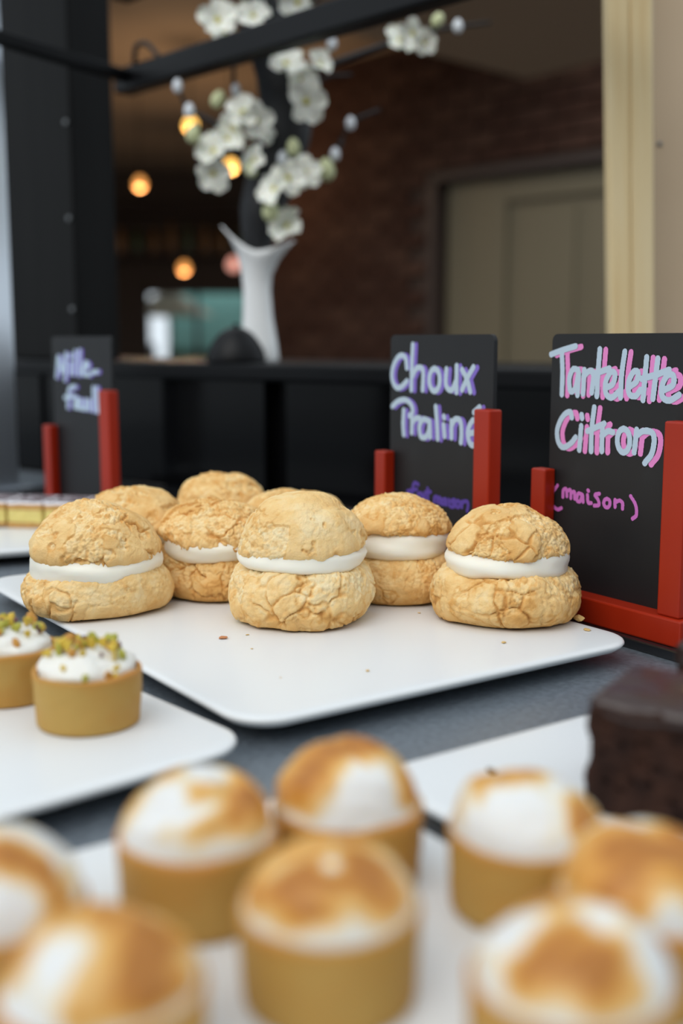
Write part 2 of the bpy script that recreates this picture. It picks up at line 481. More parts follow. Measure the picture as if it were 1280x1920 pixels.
# ------------------------------------------------------------------ counter, ledge, kiosk frame
ct = empty('counter', (LED[0], LED[1], FZ), LROT, 'black counter with slate-like top carrying the pastry trays', 'counter')
box('counter_top', -2.0, 1.15, -1.10, .02, .86, .9, M['table'], ct, .004, 2)
box('counter_body', -1.98, 1.12, -1.05, .0, 0, .86, M['black'], ct)
lg = empty('back_ledge', (LED[0], LED[1], 0), LROT, 'long black ledge behind the signs with glossy panel below', 'ledge')
box('ledge_top', -2.0, 1.1, 0, .34, .1724, .1974, M['ledge'], lg, .005, 2)
box('panel', -2.0, -1.0, .03, .05, 0.0, .1724, M['panel'], lg)
box('panel', -.99, -.42, .035, .05, 0.0, .1724, M['panel'], lg)
box('panel', -.41, 1.1, .03, .05, 0.0, .1724, M['panel'], lg)
box('support_post', -.66, -.44, .015, .035, 0.0, .1724, M['panel'], lg)
pl = empty('pillar', ledge_pt(-.985, .08, .1974), LROT, 'wide black metal pillar standing on the ledge', 'pillar')
box('pillar_body', -.105, .09, -.045, .045, 0, 1.1, M['pillar'], pl, .004, 2)
for zz in (.085, .235, .39):
    v, n_, fc = revolve(np.array([(0, -.001), (.0045, -.001), (.0045, .001), (0, .002)], float), 10)
    mesh_obj('screw', v, fc, M['screw'], pl, loc=(.078, -.046, zz), rot=(R(90), 0, 0))
def bar(name, p, q, w, h, material, parent=None):
    p, q = Vector(p), Vector(q)
    d = q - p; L = d.length; mid = (p + q) / 2
    o = box(name, -L / 2, L / 2, -w / 2, w / 2, -h / 2, h / 2, material, parent, min(w, h) * .12, 2)
    o.location = mid; o.rotation_mode = 'QUATERNION'; o.rotation_quaternion = d.to_track_quat('X', 'Z')
    return o
fr = empty('kiosk_frame', (-.36, 1.90, .2), 0, 'black kiosk rail crossing above the flowers from the pillar', 'frame')
def rel(o, p): return Vector(p) - Vector(o.location)
bar('rail', rel(fr, (-.355, 1.928, .643)), rel(fr, (.70, .795, .643)), .034, .038, M['black'], fr)
bar('rail', rel(fr, (-.355, 1.928, .785)), rel(fr, (.70, .795, .785)), .034, .036, M['black'], fr)
bar('rail', rel(fr, (-.333, 1.905, .645)), rel(fr, (-.64, 1.37, .645)), .018, .018, M['ledge'], fr)
tube('cable', [rel(fr, p) for p in ((-.325, 1.87, .660), (-.318, 1.85, .680), (-.30, 1.84, .682), (-.28, 1.83, .660))], [.004, .004], M['cord'], fr)
sp = empty('steel_post', (-.540, 1.75, 0), R(-37), 'satin steel post at the left end of the counter', 'post')
box('post_body', -.030, .030, -.030, .030, 0, 1.25, M['steel'], sp, .006, 3)
box('base_plate', -.045, .045, -.045, .045, 0, .006, M['steel'], sp, .002, 1)
wp = empty('wooden_post', (.3575, 1.42, .1974), 0, 'pale pine post standing behind the citron sign', 'post')
wp.rotation_euler = (0, R(-2.6), 0)
box('plank', -.0265, -.0015, -.015, .015, 0, .95, M['wood'], wp, .002, 1)
box('plank', -.0008, .0265, -.013, .015, 0, .95, M['wood'], wp, .002, 1)
bb = empty('beige_board', (.455, 1.50, .1974), 0, 'beige upright board next to the pine post', 'board')
bb.rotation_euler = (0, R(-2.0), 0)
box('board_face', -.052, .16, -.01, .01, 0, .95, M['beige'], bb, .002, 1)
for zz in (.28, .47, .62):
    v, n_, fc = revolve(np.array([(0, -.001), (.003, -.001), (.003, .001), (0, .002)], float), 10)
    mesh_obj('screw', v, fc, M['screw'], bb, loc=(-.044, -.011, zz), rot=(R(90), 0, 0))

# ------------------------------------------------------------------ trays
def rrect(x0, x1, y0, y1, r, n=8):
    out = []
    for cx, cy, a0 in ((x1 - r, y1 - r, 0), (x0 + r, y1 - r, 90), (x0 + r, y0 + r, 180), (x1 - r, y0 + r, 270)):
        for k in range(n + 1):
            a = R(a0 + 90 * k / n); out.append((cx + r * math.cos(a), cy + r * math.sin(a)))
    return out

def tray(label, corner, ang, du, dv, rad=.03):
    """corner: world xy of one corner; the tray spans du along ang and dv along ang+90."""
    ca, sa = math.cos(ang), math.sin(ang)
    cx = corner[0] + (ca * du - sa * dv) / 2; cy = corner[1] + (sa * du + ca * dv) / 2
    t = empty('serving_tray', (cx, cy, 0), ang, label, 'tray', 'white serving trays on the counter')
    U, Vv = abs(du) / 2, abs(dv) / 2
    prof = [(.020, .0085), (.012, .0088), (.0055, .0105), (.0012, .0135), (0, .0153), (.0006, .0168), (.0022, .0177), (.005, .0180), (.012, .0180)]
    verts, faces = [], []
    nn = None
    for ins, zz in prof:
        ring = rrect(-U + ins, U - ins, -Vv + ins, Vv - ins, max(rad - ins, .004))
        nn = len(ring); verts += [(x, y, zz) for x, y in ring]
    for i in range(len(prof) - 1):
        for k in range(nn):
            faces.append((i * nn + k, i * nn + (k + 1) % nn, (i + 1) * nn + (k + 1) % nn, (i + 1) * nn + k))
    faces.append(tuple(range(nn - 1, -1, -1))); faces.append(tuple((len(prof) - 1) * nn + k for k in range(nn)))
    mesh_obj('tray_plate', verts, faces, M['plate'], t)
    ft, ff = [], []
    for ins, zz in ((.045, 0), (.043, .0086)):
        ring = rrect(-U + ins, U - ins, -Vv + ins, Vv - ins, .02); ft += [(x, y, zz) for x, y in ring]
    for k in range(nn): ff.append((k, (k + 1) % nn, nn + (k + 1) % nn, nn + k))
    ff.append(tuple(range(nn - 1, -1, -1))); ff.append(tuple(range(nn, 2 * nn)))
    mesh_obj('tray_foot', ft, ff, M['black'], t, False)
    return t
tray('white tray carrying the cream puffs', (-.052, .608), R(34.6), .325, .48, .030)
tray('white tray carrying the pistachio tartlets', (-.044, .584), R(41), -.34, .27, .03)
tray('white tray carrying the brownies', (.0105, .539), R(34.7), .27, -.160, .02)
tray('white tray carrying the lemon meringue tartlets', (-.002, .529), R(34.7), -.34, -.33, .02)
tray('white tray carrying the mille-feuille slices', (-.235, 1.19), R(24), -.36, .15, .03)

# ------------------------------------------------------------------ cream puffs
def puff_surface(name, prof_pts, nt, nv, seed, parent, crack=1.0, smooth_low=False, edge=None, loc=None, rot=None, gold=0.0, lump=1.0):
    prof = resample(crom(prof_pts, 10), nv)
    prof[0, 0] = prof[-1, 0] = 0
    V, Nn, F = revolve(prof, nt)
    rng = np.random.RandomState(seed); off = rng.rand(3) * 50
    Q = V + off
    warp = np.stack([vn(Q * 45, seed + k) for k in (1, 2, 3)], 1) * .006 + np.stack([vn(Q * 160, seed + k) for k in (4, 5, 6)], 1) * .0022
    W = Q + warp
    F1, F2, ID = worley(W * 48, seed)
    e = F2 - F1
    cr = (1 - sst(.01, .10, e)) * sst(.15, .5, vn(Q * 34, seed + 31))            # a few open cracks
    fn = vn(W * 34, seed + 9) + .6 * vn(W * 80, seed + 10) + .3 * vn(Q * 190, seed + 14) + .15 * vn(Q * 420, seed + 15)
    flake = sst(-.06, .02, fn)                                                    # proud crust flakes with torn edges
    fm = vn(W * 60 + 5, seed + 11) + .5 * vn(W * 150, seed + 12) + .25 * vn(Q * 330, seed + 16)
    flake2 = sst(.0, .08, fm)
    rim = np.exp(-((fn + .02) / .10) ** 2)                                        # browner torn rim of a flake
    g1, g2, gid = worley((Q + warp * .5) * 260, seed + 40)
    k1, k2, kid = worley(Q * 520, seed + 44)
    crumb = (.55 - g1) + .45 * (.5 - k1)
    if smooth_low:
        zz = V[:, 2] / prof[:, 1].max()
        B1, B2, _b = worley(W * 27, seed + 77); eb = B2 - B1
        band = sst(-.02, .05, vn(W * 30, seed + 51) * .30 + .12 * vn(Q * 170, seed + 52) + .46 - zz)   # lower wall: smooth split crust
        flake = np.maximum(flake * .5, band * sst(.03, .07, eb))
    rough = 1 - flake
    d = lump * (.0034 * vn(Q * 24, seed + 60) + .0018 * vn(Q * 60, seed + 61)) - .0022 * crack * cr + crack * (.0019 * flake + .0013 * flake2 * (.35 + .65 * rough)) + rough * (.0020 * crumb + .0006 * vn(Q * 700, seed + 62)) + flake * (.0005 * crumb + .0003 * vn(Q * 320, seed + 63))
    h = V[:, 2] - prof[:, 1].min()
    if smooth_low: d = d * sst(0, .006, h)
    P = V + Nn * d[:, None]
    if edge is not None:                                                          # ragged lip of the lid
        w = np.exp(-((V[:, 2] - edge) / .006) ** 2) * (np.hypot(V[:, 0], V[:, 1]) > .02)
        P[:, 2] += w * (.0022 * vn(Q * 70, seed + 70) + .0012 * vn(Q * 200, seed + 71))
        P[:, :2] *= (1 + (w * .035 * vn(Q * 80, seed + 72)))[:, None]
    if smooth_low: P[:, 2] = np.maximum(P[:, 2], 0)
    crust = .26 + gold + .16 * vn(Q * 40, seed + 80) + .10 * flake + .25 * cr + .20 * rim + rough * (.30 * (gid - .5)) + .12 * vn(Q * 130, seed + 81)
    if smooth_low: crust = crust + .14 * sst(.7, .0, V[:, 2] / prof[:, 1].max())
    else: crust = crust + .10 * sst(.5, 0, h / h.max())
    o = mesh_obj(name, P, F, M['choux'], parent, True, loc, rot)
    set_attr(o, 'crust', crust)
    return o

def puff(label, x, y, seed, rb=.055, hb=.041, rc=.048, zc0=.036, hc=.018, rl=.0475, zl=.049, hl=.037, lid_off=(0, 0), tilt=(0, 0), ctilt=(0, 0), hi=True, gold=0.0, crack=1.0, lump=1.0):
    t = empty('cream_puff', (x, y, PT), 0, label, 'pastry', 'cream puffs on the white tray')
    nt, nv = (420, 170) if hi else (200, 90)
    pb = [(0, 0), (rb * .55, 0), (rb * .80, .001), (rb * .93, hb * .16), (rb * 1.0, hb * .42), (rb * .97, hb * .70), (rb * .88, hb * .92), (rb * .7, hb * 1.0), (rb * .4, hb * .98), (0, hb * .97)]
    puff_surface('bottom_bun', pb, nt, nv, seed, t, crack, True, gold=gold - .02, lump=lump)
    pc = crom([(0, 0), (rc * .7, 0), (rc * .93, hc * .12), (rc * 1.0, hc * .45), (rc * .97, hc * .78), (rc * .85, hc), (rc * .5, hc), (0, hc)], 8)
    pc = resample(pc, 50); pc[0, 0] = pc[-1, 0] = 0
    V, Nn, F = revolve(pc, 120)
    off = np.array([seed * 3.7, seed * 1.3, 0])
    th = np.arctan2(V[:, 1], V[:, 0])
    d = .0016 * vn((V + off) * 32, seed) + .0005 * vn((V + off) * np.array([90, 90, 260]), seed + 2) + .0007 * np.sin(V[:, 2] / hc * 9 + th * 2 + seed)
    P = V + Nn * d[:, None]
    mesh_obj('cream', P, F, M['cream'], t, True, (lid_off[0] * .6, lid_off[1] * .6, zc0), (R(ctilt[0]), R(ctilt[1]), 0))
    plid = [(0, .001), (rl * .6, -.001), (rl * .88, -.001), (rl * 1.0, hl * .09), (rl * .965, hl * .30), (rl * .82, hl * .60), (rl * .57, hl * .84), (rl * .28, hl * .97), (0, hl)]
    puff_surface('top_bun', plid, nt, nv, seed + 500, t, crack, False, .0025, (lid_off[0], lid_off[1], zl), (R(tilt[0]), R(tilt[1]), 0), gold=gold, lump=lump)
    return t
puff('cream puff nearest the pistachio tartlets, at the left end of the front row', -.1965, .893, 11, rb=.0575, hb=.034, rc=.0515, zc0=.0265, hc=.025, rl=.0475, zl=.0465, hl=.037, lid_off=(.003, -.002), tilt=(5, 2), ctilt=(5, -3), gold=.02)
puff('cream puff mostly hidden behind the leftmost front one', -.186, 1.003, 23, rb=.050, hl=.034, zl=.047, hi=False, gold=.10)
puff('cream puff wedged between the two left front ones', -.1030, .945, 37, rb=.0475, hb=.038, rc=.0462, zc0=.0335, hc=.020, rl=.0460, zl=.0495, hl=.029, tilt=(3, 3), hi=True, gold=.12, crack=1.2)
puff('farthest cream puff with the tallest golden knobbly lid', -.1145, 1.10, 41, rb=.050, rl=.046, zl=.047, hl=.038, hi=False, gold=.12, crack=1.1)
puff('pale crumbly cream puff front and centre of the tray', -.0305, .862, 53, rb=.0555, hb=.043, rc=.0495, zc0=.0405, hc=.018, rl=.0478, zl=.0535, hl=.042, tilt=(3, -3), gold=-.08, crack=.85)
puff('cream puff hidden behind the pale crumbly centre one', -.045, 1.022, 67, rb=.049, hl=.030, zl=.047, hi=False, gold=.08)
puff('cream puff with smooth domed lid before the chalkboard with violet writing', .046, .931, 71, rb=.0465, hb=.038, rc=.0425, zc0=.036, hc=.023, rl=.0425, zl=.057, hl=.028, tilt=(-1, 1), crack=.35, gold=.10, lump=.55)
puff('cream puff at the right corner of the tray, nearest the red stand', .1275, .864, 83, rb=.0560, hb=.037, rc=.0470, zc0=.0345, hc=.020, rl=.0455, zl=.0515, hl=.034, tilt=(2, 2), gold=.08, crack=.9)

# ------------------------------------------------------------------ tartlets
def shell_mesh(seed, r0=.0284, r1=.0300, h=.0317):
    th_ = .0026
    pts = [(0, 0), (r0 * .9, 0), (r0 * .985, .0006), (r0, .002), ((r0 + r1) / 2, h * .5), (r1, h - .0012), (r1 - .0004, h - .0002), (r1 - .0012, h), (r1 - th_, h - .0006), (r1 - th_ - .0004, h - .003), (r1 - .004, h - .006), (r1 * .5, h - .0065), (0, h - .0065)]
    prof = resample(np.array(pts, float), 70); prof[0, 0] = prof[-1, 0] = 0
    V, Nn, F = revolve(prof, 96)
    o_ = np.array([seed * 2.1, seed * 5.3, 1.0])
    d = .0005 * vn((V + o_) * 50, seed) + .00025 * vn((V + o_) * 220, seed + 1)
    d = d * sst(0, .003, V[:, 2])
    P = V + Nn * d[:, None]
    P[:, 2] += sst(h - .006, h, V[:, 2]) * .0007 * vn((V + o_) * 70, seed + 3)
    bake = .25 + .5 * sst(h - .005, h - .001, V[:, 2]) + .25 * fbm((V + o_) * 40, 3, seed + 4)
    return P, F, bake

def meringue_mesh(seed, hm, swirl, blobs, r=.0282, base=.35, z0=.027):
    nt, nv = 140, 70
    pts = [(0, 0), (r * .9, 0), (r * 1.0, .003)] + [(r * math.cos(a), .003 + (hm + .001) * math.sin(a) ** .95) for a in np.linspace(.08, math.pi / 2 - .02, 16)] + [(0, .003 + hm + .001)]
    prof = resample(np.array(pts, float), nv); prof[0, 0] = prof[-1, 0] = 0
    V, Nn, F = revolve(prof, nt)
    x, y = V[:, 0] / r, V[:, 1] / r
    rr = np.hypot(x, y); th = np.arctan2(y, x)
    upper = sst(.0045, .010, V[:, 2])
    ph = (th * swirl[2] + swirl[0] * rr * 2 * np.pi + swirl[1]) / (2 * np.pi)
    saw = ph - np.floor(ph)
    ridge = sst(0, .2, saw) * (1 - .95 * saw)                                     # one folded arm of the piped swirl
    fall = sst(0.02, .25, rr) * sst(1.0, .75, rr)
    Q = V + np.array([seed * 1.7, seed * .9, 2.0])
    d = upper * (.0030 * (ridge - .45) * fall + .0013 * vn(Q * 50, seed) + .0006 * vn(Q * 150, seed + 1))
    P = V + Nn * d[:, None]
    P[:, 2] += z0
    toast = base + .06 + .35 * (ridge - .4) * fall + .24 * vn(Q * np.array([48, 48, 30]), seed + 2) + .15 * vn(Q * 110, seed + 3)
    sa = seed * 2.4; toast = toast + .20 * vn(np.stack([(x * math.cos(sa) + y * math.sin(sa)) * 8, (y * math.cos(sa) - x * math.sin(sa)) * 2.2, V[:, 2] * 60], 1), seed + 9)
    toast = toast * sst(.0035, .013, V[:, 2] + .003 * vn(Q * 70, seed + 5))
    for bx, by, br, bs in blobs:
        toast = toast + bs * np.exp(-((x - bx) ** 2 + (y - by) ** 2) / br ** 2) * (upper if bs > 0 else 1)
    return P, F, np.clip(toast * 1.12, 0, .92)

def lemon_tart(label, x, y, seed, hm, swirl, blobs, base=.3):
    t = empty('lemon_tartlet', (x, y, PT), 0, label, 'tartlet', 'lemon meringue tartlets on the near tray')
    P, F, bake = shell_mesh(seed)
    s = mesh_obj('tart_shell', P, F, M['shell'], t); set_attr(s, 'bake', bake)
    P, F, toast = meringue_mesh(seed, hm, swirl, blobs, base=base)
    m = mesh_obj('meringue', P, F, M['meringue'], t); set_attr(m, 'toast', toast)
    return t
lemon_tart('torched lemon tartlet cut by the left edge, white foot and dark fold on its meringue', -.112, .3456, 101, .024, (.8, 1.0, 1), [(.35, -.4, .3, .7), (.8, -.35, .3, .35), (.45, .2, .4, -.5), (.5, -.92, .35, -.6)], 0.26)
lemon_tart('nearest and largest lemon tartlet at the lower left, amber on its right flank', -.068, .299, 102, .020, (.7, 2.2, 1), [(.55, -.3, .5, .45), (-.3, -.5, .42, -.6), (0, .4, .55, .5), (.55, -.75, .3, .2), (-.85, -.2, .28, .4)], 0.3)
lemon_tart('lemon tartlet with a curled hook swirl, brown on its right side', -.0535, .401, 103, .0215, (1.0, 3.6, 1), [(.62, -.2, .42, .65), (-.5, .3, .35, .5), (-.85, -.2, .25, .4), (.05, -.38, .2, .45), (-.4, -.55, .3, -.6), (.12, .08, .24, -.6), (.3, .5, .3, .2)], 0.18)
lemon_tart('golden lemon tartlet in the middle front with a pale seam down its dome', -.004, .3456, 104, .0205, (.25, 4.6, 2), [(-.42, -.35, .42, .42), (.5, -.38, .42, .5), (.03, -.4, .13, -.8), (.07, -.05, .12, -.5), (-.15, -.75, .3, .2), (0, .4, .5, .25)], 0.3)
lemon_tart('lemon tartlet farthest back, its meringue scorched dark brown on top', .0025, .4279, 105, .0255, (.5, .5, 1), [(-.35, -.15, .55, .5), (.3, .15, .5, .45), (-.65, -.55, .35, .4), (.3, -.72, .42, -.8), (.92, -.3, .22, .5), (-.1, .1, .15, -.35)], 0.26)
lemon_tart('lemon tartlet in front of the brownie, broad white band around its dome', .0695, .404, 106, .0215, (.6, 1.9, 1), [(-.35, -.05, .42, .6), (.1, .3, .4, .35), (-.2, -.75, .5, -.8), (.8, -.4, .36, .55), (.42, .0, .2, -.5), (.6, -.8, .25, .2)], 0.2)
lemon_tart('lemon tartlet at the lower right with brown front patch and white crown ring', .066, .303, 107, .0195, (.9, 5.2, 1), [(.12, -.6, .42, .65), (-.2, .35, .3, .6), (-.55, .0, .3, -.5), (.75, -.35, .32, -.7), (.25, -.05, .22, -.6), (-.45, -.55, .25, .35), (.6, .45, .35, .4)], 0.22)
lemon_tart('lemon tartlet cut by the right edge behind the lower right one, evenly amber', .1005, .352, 108, .0235, (.3, 1.2, 2), [(-.4, -.45, .45, .4), (.35, -.5, .45, .5), (-.1, .2, .4, -.4), (0, -.95, .3, -.3)], 0.26)

# chopped pistachio pieces
def nut_mesh(seed):
    rng = random.Random(seed)
    bm = bmesh.new(); bmesh.ops.create_icosphere(bm, subdivisions=1, radius=1.0)
    sx, sy, sz = rng.uniform(.7, 1.25), rng.uniform(.5, .9), rng.uniform(.35, .7)
    for v in bm.verts:
        k = rng.uniform(.72, 1.2); v.co = Vector((v.co.x * sx * k, v.co.y * sy * k, v.co.z * sz * k))
    me = bpy.data.meshes.new('pistachio_piece'); bm.to_mesh(me); bm.free(); return me
NUTS = []
for k, mt in enumerate(('pist_green', 'pist_yellow', 'pist_amber', 'pist_skin', 'pist_yellow', 'pist_green')):
    for j in range(2):
        me = nut_mesh(k * 10 + j); me.materials.append(M[mt]); NUTS.append(me)

def pistachio_tart(label, x, y, seed, n_top, lone):
    t = empty('pistachio_tartlet', (x, y, PT), 0, label, 'tartlet', 'pistachio tartlets on the left tray')
    P, F, bake = shell_mesh(seed)
    s = mesh_obj('tart_shell', P, F, M['shell'], t); set_attr(s, 'bake', bake - .08)
    r = .0275; hc = .0150; z0 = .0275
    prof = resample(crom([(0, 0), (r * .9, 0), (r * .99, .003), (r * 1.0, .006), (r * .93, .0095), (r * .72, .0135), (r * .4, hc), (0, hc + .0005)], 8), 60); prof[0, 0] = prof[-1, 0] = 0
    V, Nn, F = revolve(prof, 130)
    Q = V + np.array([seed * 1.1, seed * .7, 0])
    d = .0024 * vn(Q * 60, seed) + .0010 * vn(Q * 130, seed + 1) + .0003 * vn(Q * 420, seed + 2)
    d *= sst(.001, .005, V[:, 2]); d -= .001
    mesh_obj('cream', V + Nn * d[:, None] + np.array([0, 0, z0]), F, M['whip'], t)
    rng = random.Random(seed)
    def nut(px, py, pz, sc, k=None):
        o = link_mesh('pistachio_piece', NUTS[k if k is not None else rng.randrange(len(NUTS))], None, t)
        o.location = (px, py, pz); o.rotation_euler = (rng.uniform(0, 6), rng.uniform(0, 6), rng.uniform(0, 6)); o.scale = (sc,) * 3
    for k in range(n_top):
        a = rng.uniform(0, 2 * math.pi); q = .80 * r * rng.random() ** .6
        zt = z0 + np.interp(q, [0, r * .4, r * .72, r * .93], [hc + .0012, hc + .0008, .0138, .0095])
        nut(q * math.cos(a), q * math.sin(a) + .002, zt + rng.uniform(0, .0028), rng.uniform(.0028, .0048))
    for px, pz, k in lone:                          # pieces stuck on the side facing the viewer
        py = -math.sqrt(max(r * r * .92 - px * px, 0)); zz = z0 + pz
        nut(px, py * (1.0 if pz < .007 else .86), zz, .0034, k)
    return t
pistachio_tart('tartlet with whipped cream and chopped pistachio, standing alone at the tray corner', -.1415, .6143, 201, 48, [(-.008, .0095, 2), (.004, .0045, 0), (.016, .0055, 4), (.019, .004, 3), (.0195, .0075, 8)])
pistachio_tart('tartlet with whipped cream and chopped pistachio, cut by the left edge', -.2005, .6617, 202, 42, [(.012, .010, 4)])

# ------------------------------------------------------------------ brownies
def rounded_box(nx, sx, sy, sz, r):
    bm = bmesh.new(); bmesh.ops.create_cube(bm, size=2.0)
    bmesh.ops.subdivide_edges(bm, edges=bm.edges[:], cuts=nx, use_grid_fill=True)
    P = np.array([v.co[:] for v in bm.verts]); bm.verts.index_update()
    F = [tuple(v.index for v in f.verts) for f in bm.faces]; bm.free()
    half = np.array([sx, sy, sz]) / 2
    p = P * half; inner = half - r
    c = np.clip(p, -inner, inner); dv = p - c
    nrm = np.linalg.norm(dv, axis=1)
    out = np.where(nrm[:, None] > 1e-9, c + dv / np.maximum(nrm, 1e-9)[:, None] * r, p)
    N = np.where(nrm[:, None] > 1e-9, dv / np.maximum(nrm, 1e-9)[:, None], 0)
    return out, N, F

def brownie(label, x, y, rz, L, D, Hh, seed):
    t = empty('brownie', (x, y, PT), rz, label, 'cake', 'brownies on the right tray')
    P, N, F = rounded_box(56, L, D, Hh, .0025)
    P = P + np.array([L / 2, D / 2, Hh / 2])
    Q = P + seed
    F1, F2, ID = worley(Q * 190, seed)
    G1, G2, _ = worley(Q * 420, seed + 5)
    pore = sst(.38, .10, F1) * (ID > .45)
    d = .0016 * fbm(Q * 70, 3, seed) - .0026 * pore + .0009 * (.5 - G1) + .0006 * vn(Q * 900, seed + 7)
    d *= sst(-.001, .002, P[:, 2])
    ok = N.copy(); ok[:, 2] = np.where(P[:, 2] < .002, 0, ok[:, 2])
    P = P + ok * d[:, None]; P[:, 2] = np.maximum(P[:, 2], 0)
    b = mesh_obj('cake', P, F, M['brown'], t, True); set_attr(b, 'pore', .55 - .5 * pore + .25 * vn(Q * 120, seed + 9))
    P, N, F = rounded_box(40, L + .0014, D + .0014, .012, .0055)
    P = P + np.array([L / 2, D / 2, Hh - .0035])
    Q = P + seed
    P[:, 2] += .0022 * vn(Q * 45, seed + 11) * sst(Hh, Hh - .006, P[:, 2]) + .0008 * vn(Q * 60, seed + 12)
    P = P + N * (.0006 * vn(Q * 110, seed + 13))[:, None]
    mesh_obj('chocolate_glaze', P, F, M['glaze'], t, True)
    return t
BR = R(-32)
b1 = brownie('dark brownie square with glossy top, nearest on its tray', .1105, .491, BR, .076, .062, .052, 3)
b2 = brownie('second brownie behind the first, cut by the right edge', .171, .567, BR, .070, .056, .056, 7)
wm = nut_mesh(77); wm.materials.append(M['walnut'])
for lx, ly, s_ in ((.042, .030, .0062), (.050, .034, .0048), (.062, .045, .005)):
    o = link_mesh('walnut_piece', wm, None, b1, (lx, ly, .0565), (.2, .3, lx * 70)); o.scale = (s_ * 1.2, s_, s_ * .8)

# ------------------------------------------------------------------ mille-feuille
def mille(label, x, y, rz, L=.058, Wd=.042):
    t = empty('mille_feuille', (x, y, PT), rz, label, 'pastry', 'mille-feuille slices on the far tray')
    def slab(name, z0, z1, m_, ins, seed):
        P, N, F = rounded_box(14, Wd - ins, L - ins, z1 - z0, .0012)
        P = P + np.array([Wd / 2, L / 2, (z0 + z1) / 2]); P = P + N * (.0007 * vn(P * 160 + seed, seed))[:, None]
        if z0 == 0: P[:, 2] = np.maximum(P[:, 2], 0)
        return mesh_obj(name, P, F, m_, t)
    slab('pastry_layer', 0, .0065, M['pastry'], 0, 1); slab('custard_layer', .0062, .0215, M['custard'], .001, 2)
    slab('pastry_layer', .021, .0275, M['pastry'], 0, 3); ic = slab('icing', .027, .0305, M['icing'], .0005, 4)
    for k in range(5):
        yy = .006 + k * .0115
        tube('chocolate_line', [(.002, yy, .0306), (Wd * .35, yy + .004, .0308), (Wd * .65, yy - .003, .0308), (Wd - .002, yy + .002, .0306)], [.0011, .0011], M['choc'], ic, 6, 4)
    return t
MR = R(-7)
mille('mille-feuille slice at the left edge of the far tray', -.426, 1.292, MR)
mille('mille-feuille slice in the middle of the front row on the far tray', -.3815, 1.283, MR)
mille('mille-feuille slice half hidden behind the leftmost cream puff', -.3375, 1.276, MR)

# ------------------------------------------------------------------ crumbs
def crumb(label, px, py, size, material, seed, flat=.5):
    k = (PT - CAM_H) / (at(px, py, 1.0).z - CAM_H); p = at(px, py, 1.0)
    me = nut_mesh(seed); me.materials.append(material)
    lo = min(v.co.z for v in me.vertices)
    o = link_mesh('pastry_crumb', me, None, None, (p.x * k, k, PT - lo * size * flat), (0, 0, seed)); o.scale = (size, size, size * flat)
    return tag(o, label, 'crumb', 'crumbs on the trays')
M['crumb'] = mat('golden_crumb', (.66, .44, .17), .8)
M['crumb_red'] = mat('reddish_crumb', (.55, .22, .09), .8)
crumb('reddish brown flake lying before the centre cream puff', 418, 1197, .0046, M['crumb_red'], 301, .35)
crumb('tiny golden crumb just right of the reddish flake', 464, 1191, .0016, M['crumb'], 302)
crumb('tiny golden crumb a little below the reddish flake', 472, 1217, .0013, M['crumb'], 303)
crumb('small golden crumb alone on the bare front of the puff tray', 689, 1259, .0022, M['crumb'], 304)
crumb('golden crumb in front of the right corner cream puff', 944, 1206, .0026, M['crumb'], 305)
crumb('flat golden crumb at the right tip of the puff tray', 1100, 1182, .0044, M['crumb'], 306, .35)
crumb('jagged golden crumb leaning on the right corner cream puff', 1084, 1166, .0058, M['crumb'], 307, .8)
crumb('tiny golden crumb between the two right cream puffs', 786, 1150, .0018, M['crumb'], 308)
crumb('pale smear of crumb near the front corner of the puff tray', 526, 1271, .0014, M['crumb'], 309, .3)
crumb('dark chocolate crumb on the brownie tray behind a tartlet', 920, 1447, .0040, M['glaze'], 310, .6)

